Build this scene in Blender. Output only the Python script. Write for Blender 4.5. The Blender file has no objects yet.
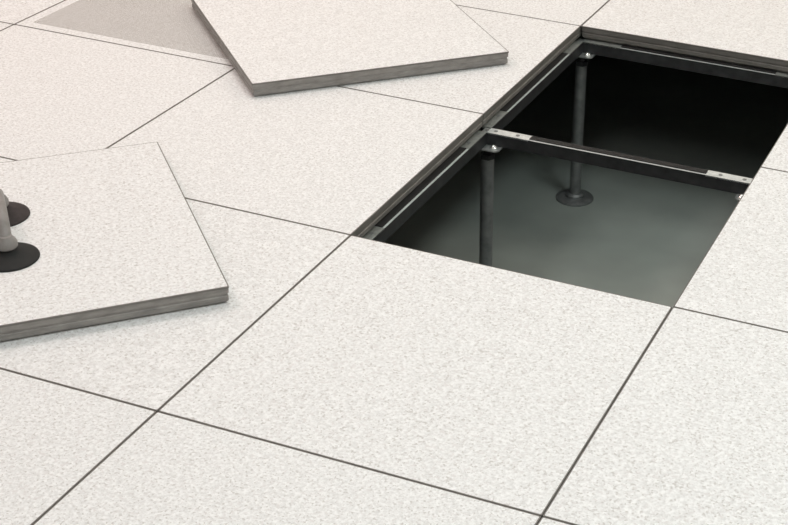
import bpy, bmesh, math, random
from mathutils import Matrix, Vector
C = bpy.context.scene.collection
SC = bpy.context.scene
T = 0.6            # floor grid pitch
TH = 0.032         # panel thickness
SUB = -0.47        # concrete slab level

# ------------------------------------------------------------------ camera
ax, ay, az = 1.058905987, -0.04065021687, 0.3607922207
Rm = Matrix.Rotation(az, 3, 'Z') @ Matrix.Rotation(ay, 3, 'Y') @ Matrix.Rotation(ax, 3, 'X')
cam_d = bpy.data.cameras.new('camera')
cam = bpy.data.objects.new('camera', cam_d)
C.objects.link(cam)
cam.matrix_world = Matrix.Translation((1.130548507, -1.47840212, 1.25860547)) @ Rm.to_4x4()
cam_d.sensor_width = 36.0
cam_d.lens = 1487.078 / 788 * 36
cam_d.shift_x = -167.187 / 788
cam_d.shift_y = 7.8 / 788
cam_d.clip_start = 0.02
SC.camera = cam

# ------------------------------------------------------------------ light and exposure
SC.view_settings.view_transform = 'Standard'
SC.view_settings.look = 'None'
SC.view_settings.gamma = 1.0
SC.view_settings.use_curve_mapping = False
SC.view_settings.exposure = -0.76
world = bpy.data.worlds.new('world')
SC.world = world
world.use_nodes = True
world.node_tree.nodes['Background'].inputs[0].default_value = (1.0, 0.98, 0.95, 1)
world.node_tree.nodes['Background'].inputs[1].default_value = 0.3

def lamp(x, y, power, col, sx=0.6, sy=1.2):
    d = bpy.data.lights.new('ceiling_lamp', 'AREA')
    d.shape = 'RECTANGLE'
    d.size = sx; d.size_y = sy
    d.energy = power; d.color = col
    o = bpy.data.objects.new('ceiling_lamp', d)
    o.location = (x, y, 2.64)
    C.objects.link(o)
COOL = (0.90, 1.0, 0.985)
WARM = (1.0, 0.875, 0.77)
PINK = (1.0, 0.77, 0.73)
lamp(1.6, 0.4, 50, COOL)
lamp(1.6, 3.6, 58, WARM)
lamp(-0.5, 1.6, 24, (0.97, 1.0, 0.96))
lamp(-2.0, 0.6, 42, PINK)
lamp(-2.0, 3.2, 36, (1.0, 0.80, 0.69))
lamp(0.6, -1.2, 26, (0.98, 1.0, 0.985))

# ------------------------------------------------------------------ materials
def new_mat(name):
    m = bpy.data.materials.new(name)
    m.use_nodes = True
    nt = m.node_tree
    return m, nt, nt.nodes, nt.links, nt.nodes['Principled BSDF']

def coords(nt, rnd=True):
    tc = nt.nodes.new('ShaderNodeTexCoord')
    if not rnd:
        return tc.outputs['Object']
    oi = nt.nodes.new('ShaderNodeObjectInfo')
    mul = nt.nodes.new('ShaderNodeMath'); mul.operation = 'MULTIPLY'; mul.inputs[1].default_value = 37.0
    nt.links.new(oi.outputs['Random'], mul.inputs[0])
    add = nt.nodes.new('ShaderNodeVectorMath'); add.operation = 'ADD'
    nt.links.new(tc.outputs['Object'], add.inputs[0])
    nt.links.new(mul.outputs[0], add.inputs[1])
    return add.outputs[0]

def noise(nt, vec, scale, detail=2, rough=0.5):
    n = nt.nodes.new('ShaderNodeTexNoise')
    n.inputs['Scale'].default_value = scale
    n.inputs['Detail'].default_value = detail
    n.inputs['Roughness'].default_value = rough
    nt.links.new(vec, n.inputs['Vector'])
    return n.outputs['Fac']

def ramp(nt, fac, stops):
    r = nt.nodes.new('ShaderNodeValToRGB')
    e = r.color_ramp.elements
    while len(e) < len(stops): e.new(0.5)
    for k, (p, c) in enumerate(stops):
        e[k].position = p; e[k].color = (*c, 1)
    nt.links.new(fac, r.inputs[0])
    return r.outputs[0]

def mix(nt, fac, a, b, mode='MIX'):
    m = nt.nodes.new('ShaderNodeMix'); m.data_type = 'RGBA'; m.blend_type = mode
    if isinstance(fac, (int, float)): m.inputs[0].default_value = fac
    else: nt.links.new(fac, m.inputs[0])
    for s, v in ((6, a), (7, b)):
        if isinstance(v, tuple): m.inputs[s].default_value = (*v, 1)
        else: nt.links.new(v, m.inputs[s])
    return m.outputs[2]

def speckle_nodes(nt):
    v = coords(nt)
    base = ramp(nt, noise(nt, v, 170, 3, 0.7), [(0.36, (0.70, 0.705, 0.705)), (0.62, (0.91, 0.92, 0.925))])
    f1 = ramp(nt, noise(nt, v, 230, 1, 0.5), [(0.58, (0, 0, 0)), (0.70, (1, 1, 1))])
    c1 = mix(nt, f1, base, (0.58, 0.57, 0.56))
    v2 = nt.nodes.new('ShaderNodeVectorMath'); v2.operation = 'ADD'; v2.inputs[1].default_value = (5, 9, 2)
    nt.links.new(v, v2.inputs[0])
    f2 = ramp(nt, noise(nt, v2.outputs[0], 150, 2, 0.5), [(0.58, (0, 0, 0)), (0.70, (1, 1, 1))])
    return mix(nt, f2, c1, (0.73, 0.72, 0.72)), v

def laminate():
    m, nt, N, L, b = new_mat('speckled_laminate')
    col, v = speckle_nodes(nt)
    L.new(col, b.inputs['Base Color'])
    b.inputs['Roughness'].default_value = 0.55
    b.inputs['Specular IOR Level'].default_value = 0.3
    return m

def perforated():
    m, nt, N, L, b = new_mat('perforated_laminate')
    col, _ = speckle_nodes(nt)
    tc = N.new('ShaderNodeTexCoord')
    sc = N.new('ShaderNodeVectorMath'); sc.operation = 'SCALE'; sc.inputs['Scale'].default_value = 1 / 0.0045
    L.new(tc.outputs['Object'], sc.inputs[0])
    fr = N.new('ShaderNodeVectorMath'); fr.operation = 'FRACTION'; L.new(sc.outputs[0], fr.inputs[0])
    sb = N.new('ShaderNodeVectorMath'); sb.operation = 'SUBTRACT'; sb.inputs[1].default_value = (.5, .5, 0)
    L.new(fr.outputs[0], sb.inputs[0])
    fl = N.new('ShaderNodeVectorMath'); fl.operation = 'MULTIPLY'; fl.inputs[1].default_value = (1, 1, 0)
    L.new(sb.outputs[0], fl.inputs[0])
    ln = N.new('ShaderNodeVectorMath'); ln.operation = 'LENGTH'; L.new(fl.outputs[0], ln.inputs[0])
    lt = N.new('ShaderNodeMath'); lt.operation = 'LESS_THAN'; lt.inputs[1].default_value = 0.40
    L.new(ln.outputs['Value'], lt.inputs[0])
    L.new(mix(nt, lt.outputs[0], col, (0.28, 0.26, 0.24)), b.inputs['Base Color'])
    b.inputs['Roughness'].default_value = 0.6
    return m

def metal(name, a, c, rough, metallic=0.7, scale=60, stretch=None):
    m, nt, N, L, b = new_mat(name)
    v = coords(nt)
    if stretch:
        mp = N.new('ShaderNodeVectorMath'); mp.operation = 'MULTIPLY'; mp.inputs[1].default_value = stretch
        L.new(v, mp.inputs[0]); v = mp.outputs[0]
    L.new(ramp(nt, noise(nt, v, scale, 3, 0.6), [(0.3, a), (0.7, c)]), b.inputs['Base Color'])
    b.inputs['Roughness'].default_value = rough
    b.inputs['Metallic'].default_value = metallic
    return m

M = {}
M['laminate'] = laminate()
M['perforated'] = perforated()
M['trim'] = metal('dark_edge_trim', (0.14, 0.132, 0.122), (0.19, 0.18, 0.167), 0.5, 0.0)
M['pan'] = metal('painted_steel_pan', (0.16, 0.153, 0.142), (0.24, 0.23, 0.215), 0.5, 0.25, 25, (1, 1, 3))
M['pan_light'] = metal('lighter_steel_pan', (0.21, 0.20, 0.19), (0.34, 0.325, 0.305), 0.5, 0.2, 30, (1, 1, 3))  # lighter tone of the pan steel, for the loose panels only
M['zinc'] = metal('zinc_plated_steel', (0.48, 0.50, 0.49), (0.68, 0.70, 0.69), 0.35, 0.75, 90)
M['zinc_dark'] = metal('dull_galvanised_steel', (0.20, 0.21, 0.21), (0.30, 0.31, 0.31), 0.5, 0.6, 40)
M['zinc_mid'] = metal('darker_zinc_plate', (0.26, 0.275, 0.26), (0.38, 0.40, 0.38), 0.45, 0.5, 110)  # darker, greenish tone for end plates of the far and left stringers
M['plate'] = metal('bright_zinc_plate', (0.62, 0.66, 0.65), (0.84, 0.88, 0.87), 0.4, 0.5, 70)
M['bolt'] = metal('bright_bolt_steel', (0.8, 0.82, 0.8), (0.9, 0.92, 0.9), 0.22, 0.9, 40)
M['dark_steel'] = metal('dark_painted_steel', (0.032, 0.034, 0.036), (0.058, 0.060, 0.063), 0.5, 0.4, 40)
M['gasket'] = metal('black_gasket_rubber', (0.006, 0.006, 0.006), (0.012, 0.012, 0.012), 0.8, 0.0)
M['rubber'] = metal('black_cup_rubber', (0.004, 0.005, 0.005), (0.010, 0.011, 0.011), 0.75, 0.0)
M['rubber_grey'] = metal('grey_cup_rubber', (0.022, 0.016, 0.016), (0.042, 0.033, 0.033), 0.8, 0.0)  # lighter grey tone of the cup rubber, for the farther cup
M['grip'] = metal('grey_handle_plastic', (0.20, 0.19, 0.18), (0.27, 0.255, 0.245), 0.45, 0.0, 50)
M['concrete'] = metal('sealed_concrete', (0.26, 0.288, 0.268), (0.325, 0.36, 0.335), 0.6, 0.0, 4)
M['paint'] = metal('white_wall_paint', (0.72, 0.71, 0.69), (0.75, 0.74, 0.72), 0.8, 0.0, 3)

# ------------------------------------------------------------------ helpers
def link(name, bm, m, parent=None, smooth=False):
    bmesh.ops.recalc_face_normals(bm, faces=bm.faces[:])
    me = bpy.data.meshes.new(name); bm.to_mesh(me); bm.free()
    if smooth:
        for p in me.polygons: p.use_smooth = True
        try: me.set_sharp_from_angle(angle=math.radians(35))
        except Exception: pass
    me.materials.append(m)
    o = bpy.data.objects.new(name, me); C.objects.link(o)
    if parent: o.parent = parent
    return o

def thing(name, label, cat, loc, rz=0.0, group=None):
    o = bpy.data.objects.new(name, None); C.objects.link(o)
    o.empty_display_size = 0.05
    o.location = loc; o.rotation_euler = (0, 0, rz)
    o['label'] = label; o['category'] = cat
    if group: o['group'] = group
    return o

def box(bm, x0, x1, y0, y1, z0, z1, bev=0.0):
    vs = [bm.verts.new((x, y, z)) for z in (z0, z1) for y in (y0, y1) for x in (x0, x1)]
    idx = [(0, 1, 3, 2), (4, 5, 7, 6), (0, 1, 5, 4), (2, 3, 7, 6), (0, 2, 6, 4), (1, 3, 7, 5)]
    fs = [bm.faces.new([vs[i] for i in f]) for f in idx]
    if bev:
        es = list({e for f in fs for e in f.edges})
        bmesh.ops.bevel(bm, geom=es, offset=bev, segments=2, affect='EDGES', profile=0.6)

def loops(bm, rings, cap0=True, cap1=True):
    prev = None; first = None
    for r in rings:
        cur = [bm.verts.new(p) for p in r]
        if prev:
            n = len(cur)
            for k in range(n):
                bm.faces.new((prev[k], prev[(k + 1) % n], cur[(k + 1) % n], cur[k]))
        else: first = cur
        prev = cur
    if cap0: bm.faces.new(first[::-1])
    if cap1: bm.faces.new(prev)

def sq(h, z, c=0.0015):
    return [(h - c, -h, z), (h, -h + c, z), (h, h - c, z), (h - c, h, z), (-h + c, h, z), (-h, h - c, z), (-h, -h + c, z), (-h + c, -h, z)]

def circ(r, z, n=32, cx=0, cy=0, ph=0):
    return [(cx + r * math.cos(ph + 2 * math.pi * k / n), cy + r * math.sin(ph + 2 * math.pi * k / n), z) for k in range(n)]

def lathe(bm, prof, n=32, cx=0, cy=0, ph=0):
    loops(bm, [circ(r, z, n, cx, cy, ph) for r, z in prof])

def tag_structure(o):
    o['kind'] = 'structure'; return o

def dup(root, loc, label=None, rz=None, group=None):
    r = root.copy(); C.objects.link(r); r.location = loc
    if rz is not None: r.rotation_euler = (0, 0, rz)
    if label: r['label'] = label
    if group: r['group'] = group
    for ch in list(root.children):
        c = ch.copy(); C.objects.link(c); c.parent = r
        for g in list(ch.children):
            d = g.copy(); C.objects.link(d); d.parent = c
    return r

# ------------------------------------------------------------------ the room shell
X0, X1, Y0, Y1, ZC = -6 * T, 6 * T, -5 * T, 8 * T, 2.7
bm = bmesh.new(); box(bm, X0 - .1, X1 + .1, Y0 - .1, Y1 + .1, SUB - .12, SUB)
tag_structure(link('floor', bm, M['concrete']))
bm = bmesh.new(); box(bm, X0 - .1, X1 + .1, Y0 - .1, Y1 + .1, ZC, ZC + .1)
tag_structure(link('ceiling', bm, M['paint']))
for nm, b in (('wall_left', (X0 - .1, X0, Y0 - .1, Y1 + .1)), ('wall_right', (X1, X1 + .1, Y0 - .1, Y1 + .1)),
              ('wall_back', (X0, X1, Y1, Y1 + .1)), ('wall_front', (X0, X1, Y0 - .1, Y0))):
    bm = bmesh.new(); box(bm, *b, SUB, ZC)
    tag_structure(link(nm, bm, M['paint']))

# ------------------------------------------------------------------ raised floor panels
HALF = T / 2 - 0.0006
def make_panel(label, x, y, z=0.0, rz=0.0, group=None, pan='pan', perf=False, name='access_panel', half=HALF, chunky=False):
    t = thing(name, label, 'floor panel', (x, y, z), rz, group)
    h = half
    bm = bmesh.new()   # pressed steel pan: lip, recessed band, rolled shoulder, tapered foot
    prof = [(h - .006, -TH), (h - .0015, -TH + .005), (h - .0015, -.0185), (h - .0028, -.0175), (h - .0028, -.0135),
            (h - .0008, -.0125), (h - .0008, -.0032)]
    loops(bm, [sq(a, zz, .002) for a, zz in prof])
    link('steel_pan', bm, M[pan], t)
    bm = bmesh.new()   # dark plastic edge strip around the laminate
    w = 0.0020
    r = [sq(h, -.0032), sq(h, -.0002), sq(h - w, 0), sq(h - w, -.0032)]
    loops(bm, r + [r[0]], False, False)
    bmesh.ops.remove_doubles(bm, verts=bm.verts[:], dist=1e-6)
    link('edge_trim', bm, M['trim'], t)
    bm = bmesh.new()
    loops(bm, [sq(h - w, -.0032), sq(h - w, 0.0)])
    link('laminate_top', bm, M['laminate'], t)
    if perf:
        a = h - 0.030
        bm = bmesh.new(); loops(bm, [sq(a, 0.0), sq(a, 0.0004)])
        link('perforated_field', bm, M['perforated'], t)
    return t

GR = 'floor panels laid in the grid'
cells = {
 (-3, 1): 'floor panel showing only a tiny corner at the left edge, left of the perforated panel',
 (-3, 2): 'speckled white floor panel in the far left corner, left of the grey perforated panel',
 (-2, 0): 'floor panel at the left edge almost wholly covered by the lifted panel with suction cups',
 (-2, 1): 'white floor panel between the perforated panel and the panel with the suction lifter',
 (-1, -1): 'pinkish white floor panel in the bottom left corner of the floor',
 (-1, 0): 'white floor panel partly under the front corner of the panel with the suction lifter',
 (-1, 1): 'white floor panel left of the near opening, its far side under the far loose panel',
 (-1, 2): 'white floor panel left of the far opening, mostly under the far loose panel',
 (-1, 3): 'white floor panel at the top edge, left of the gap line above the opening corner',
 (0, -1): 'white floor panel at the bottom edge in front of the whole central panel',
 (0, 0): 'whole speckled white floor panel directly in front of the opening',
 (0, 3): 'white floor panel at the top right just beyond the far edge of the opening',
 (1, -1): 'floor panel showing only a sliver at the bottom, right of the lowest joint crossing',
 (1, 0): 'white floor panel in the lower right corner, right of the whole central panel',
 (1, 1): 'white floor panel along the right side of the near opening',
 (1, 2): 'white floor panel at the right edge beside the far opening',
}
NUDGE = {}
for (i, j), lab in cells.items():
    dx, dy = NUDGE.get((i, j), (0, 0))
    make_panel(lab, (i + .5) * T + dx, (j + .5) * T + dy, group=GR)
make_panel('white bordered floor panel with a grey perforated field, beside the far loose panel',
           -1.5 * T, 2.5 * T, perf=True, name='perforated_access_panel')
done = set(cells) | {(-2, 2), (0, 1), (0, 2)}
bm = bmesh.new()
for i in range(-6, 6):
    for j in range(-5, 8):
        if (i, j) in done: continue
        cx, cy = (i + .5) * T, (j + .5) * T
        box(bm, cx - HALF, cx + HALF, cy - HALF, cy + HALF, -TH, 0)
tag_structure(link('floor', bm, M['laminate']))

# loose panels lying on the floor
# far one: near corner at (-0.474, 1.069), front edge running towards (-0.061, 1.479)
a = math.radians(45.3); S = 0.592
cx = -.476 + math.cos(a) * S / 2 - math.sin(a) * S / 2
cy = 1.061 + math.sin(a) * S / 2 + math.cos(a) * S / 2
make_panel('loose lifted floor panel lying askew at the top, left of the far opening', cx, cy, TH + .0004, a,
           'lifted floor panels', 'pan_light', name='loose_access_panel', half=S / 2)
a2 = math.radians(44.8); S2 = 0.598
rc = Vector((-.066, .306))      # right-hand corner
e1 = Vector((math.cos(a2), math.sin(a2))); e2 = Vector((-math.sin(a2), math.cos(a2)))
c2 = rc - e1 * S2 / 2 + e2 * S2 / 2
make_panel('loose lifted floor panel at the left edge with the suction cup lifter standing on it', c2.x, c2.y, TH + .0004, a2,
           'lifted floor panels', 'pan_light', name='loose_access_panel', half=S2 / 2)

# ------------------------------------------------------------------ pedestals
STOP = -TH - .0032           # stringer top
SH = 0.028                   # stringer height
HEADZ = STOP - SH            # head plate top
def make_pedestal(label, x, y):
    t = thing('pedestal', label, 'pedestal', (x, y, SUB), 0, 'pedestals under the floor grid')
    g = lambda z: z - SUB
    bm = bmesh.new()
    lathe(bm, [(.049, 0), (.049, .004), (.046, .006), (.030, .009)], 40)
    lathe(bm, [(.024, .0085), (.024, .014), (.019, .018)], 28)
    link('base_plate', bm, M['zinc_dark'], t, True)
    bm = bmesh.new(); lathe(bm, [(.0145, .0175), (.0145, g(HEADZ) - .036)], 28)
    link('tube', bm, M['zinc_dark'], t, True)
    bm = bmesh.new(); lathe(bm, [(.0085, g(HEADZ) - .04), (.0085, g(HEADZ) - .004)], 20)
    link('threaded_rod', bm, M['dark_steel'], t, True)
    bm = bmesh.new(); lathe(bm, [(.0165, g(HEADZ) - .036), (.0165, g(HEADZ) - .026)], 6)
    link('levelling_nut', bm, M['dark_steel'], t)
    bm = bmesh.new()
    loops(bm, [sq(.036, g(HEADZ) - .004, .008), sq(.038, g(HEADZ) - .003, .008), sq(.038, g(HEADZ) - .0002, .008)])
    box(bm, -.0115, .0115, -.0115, .0115, g(HEADZ) - .0002, g(STOP) - .001, .001)
    link('head_plate', bm, M['zinc'], t)
    for sx in (-1, 1):
        for sy in (-1, 1):
            bm = bmesh.new()
            lathe(bm, [(.0088, g(HEADZ)), (.0088, g(HEADZ) + .003), (.0055, g(HEADZ) + .0065), (.002, g(HEADZ) + .0078)], 14, sx * .0235, sy * .0235)
            link('bolt', bm, M['bolt'], t, True)
    bm = bmesh.new(); lathe(bm, [(.0062, g(STOP) - .001), (.0062, g(STOP) - .0002)], 6)
    link('centre_screw', bm, M['zinc_dark'], t)
    return t
ped = make_pedestal('grey steel pedestal at the far left corner of the opening, its foot visible', .006, 3 * T)
dup(ped, (.010, 2 * T, SUB), 'steel pedestal under the left end of the middle cross stringer')
dup(ped, (T, 2 * T, SUB), 'steel pedestal under the right end of the middle cross stringer')
dup(ped, (T, 3 * T, SUB), 'steel pedestal at the far right corner of the opening, beyond the picture edge')
dup(ped, (0, T, SUB), 'steel pedestal below the near left corner of the opening')
dup(ped, (T, T, SUB), 'steel pedestal below the near right corner of the opening')

# ------------------------------------------------------------------ stringers
def make_stringer(label, x, y, rz, plate='plate'):
    t = thing('stringer', label, 'stringer', (x, y, HEADZ + .0003), rz, 'stringers between the pedestals')
    Lh = T / 2 - .0122
    w = .0122
    H = SH - .0005
    e = .095
    bm = bmesh.new()      # U-topped channel: side webs with raised lips and recessed middle
    pr = [(-w, 0), (w, 0), (w, H), (w - .0045, H), (w - .0045, H - .003), (-w + .0045, H - .003), (-w + .0045, H), (-w, H)]
    rings = [[(xx, yy, zz) for yy, zz in pr] for xx in (-Lh, Lh)]
    loops(bm, rings)
    link('channel', bm, M['dark_steel'], t)
    for s in (-1, 1):     # rolled lip on each side of the gasket, one bright, the other dark
        bm = bmesh.new(); y0 = s * (w - .0022)
        box(bm, -Lh + e, Lh - e, y0 - .0023, y0 + .0023, H + .00005, H + .0008, .0002)
        link('lip', bm, M['plate' if s < 0 else 'dark_steel'], t)
    bm = bmesh.new(); box(bm, -Lh + e, Lh - e, -w + .0048, w - .0048, H - .0029, H + .0026, .0004)
    link('gasket', bm, M['gasket'], t)
    for s in (-1, 1):
        bm = bmesh.new(); x0, x1 = sorted((s * Lh, s * (Lh - e)))
        box(bm, x0, x1, -w, w, H - .0028, H + .001, .0004)
        p = link('end_plate', bm, M[plate], t)
        for q in (.016, .066):
            bm = bmesh.new(); lathe(bm, [(.0042, H + .001), (.0042, H + .0016)], 14, s * (Lh - q), 0)
            link('screw', bm, M['zinc_dark'], p)
    return t
st = make_stringer('middle cross stringer spanning between the two openings with bright end plates', T / 2, 2 * T, 0)
sb = make_stringer('far cross stringer along the back edge of the opening', T / 2, 3 * T, 0, 'zinc_mid')
dup(st, (T / 2, T, st.location.z), 'near cross stringer below the front edge of the opening')
dup(sb, (0, 1.5 * T, st.location.z), 'left side stringer with black gasket along the near opening', math.pi / 2)
dup(sb, (0, 2.5 * T, st.location.z), 'left side stringer with black gasket along the far opening', math.pi / 2)
dup(st, (T, 1.5 * T, st.location.z), 'right side stringer under the panel edge along the near opening', math.pi / 2)
dup(st, (T, 2.5 * T, st.location.z), 'right side stringer under the panel edge along the far opening', math.pi / 2)

# ------------------------------------------------------------------ suction cup lifter
pz = TH + .0006
q1 = Vector((-.443, .236)); q2 = Vector((-.553, .352))
mid = (q1 + q2) / 2; dv = q2 - q1; half = dv.length / 2
lf = thing('suction_lifter', 'grey handled double suction cup lifter with black rubber cups on the loose panel', 'suction lifter',
           (mid.x, mid.y, pz), math.atan2(dv.y, dv.x))
for s, mm in ((-1, 'rubber'), (1, 'rubber_grey')):
    bm = bmesh.new()
    lathe(bm, [(.0495, 0), (.050, .0015), (.049, .0035), (.040, .007), (.030, .010), (.020, .014), (.0130, .018), (.0125, .021)], 48, s * half, 0)
    c = link('suction_cup', bm, M[mm], lf, True)
    bm = bmesh.new()
    lathe(bm, [(.0160, .0205), (.0178, .023), (.0178, .030), (.0155, .035), (.0120, .039), (.0108, .042)], 32, s * half, 0)
    link('hub', bm, M['grip'], c, True)
# arched grip
bm = bmesh.new()
pts = []
for k in range(25):
    u = -1 + 2 * k / 24
    xx = u * half
    zz = .034 + .031 * (1 - abs(u) ** 3.2)
    pts.append((xx, zz))
rings = []
for k, (xx, zz) in enumerate(pts):
    a_ = pts[max(k - 1, 0)]; b_ = pts[min(k + 1, 24)]
    tx, tz = b_[0] - a_[0], b_[1] - a_[1]; l = math.hypot(tx, tz); tx /= l; tz /= l
    rr = .0092
    rings.append([(xx - tz * rr * math.sin(th), rr * 1.15 * math.cos(th), zz + tx * rr * math.sin(th)) for th in [2 * math.pi * n / 20 for n in range(20)]])
loops(bm, rings)
link('handle', bm, M['grip'], lf, True)
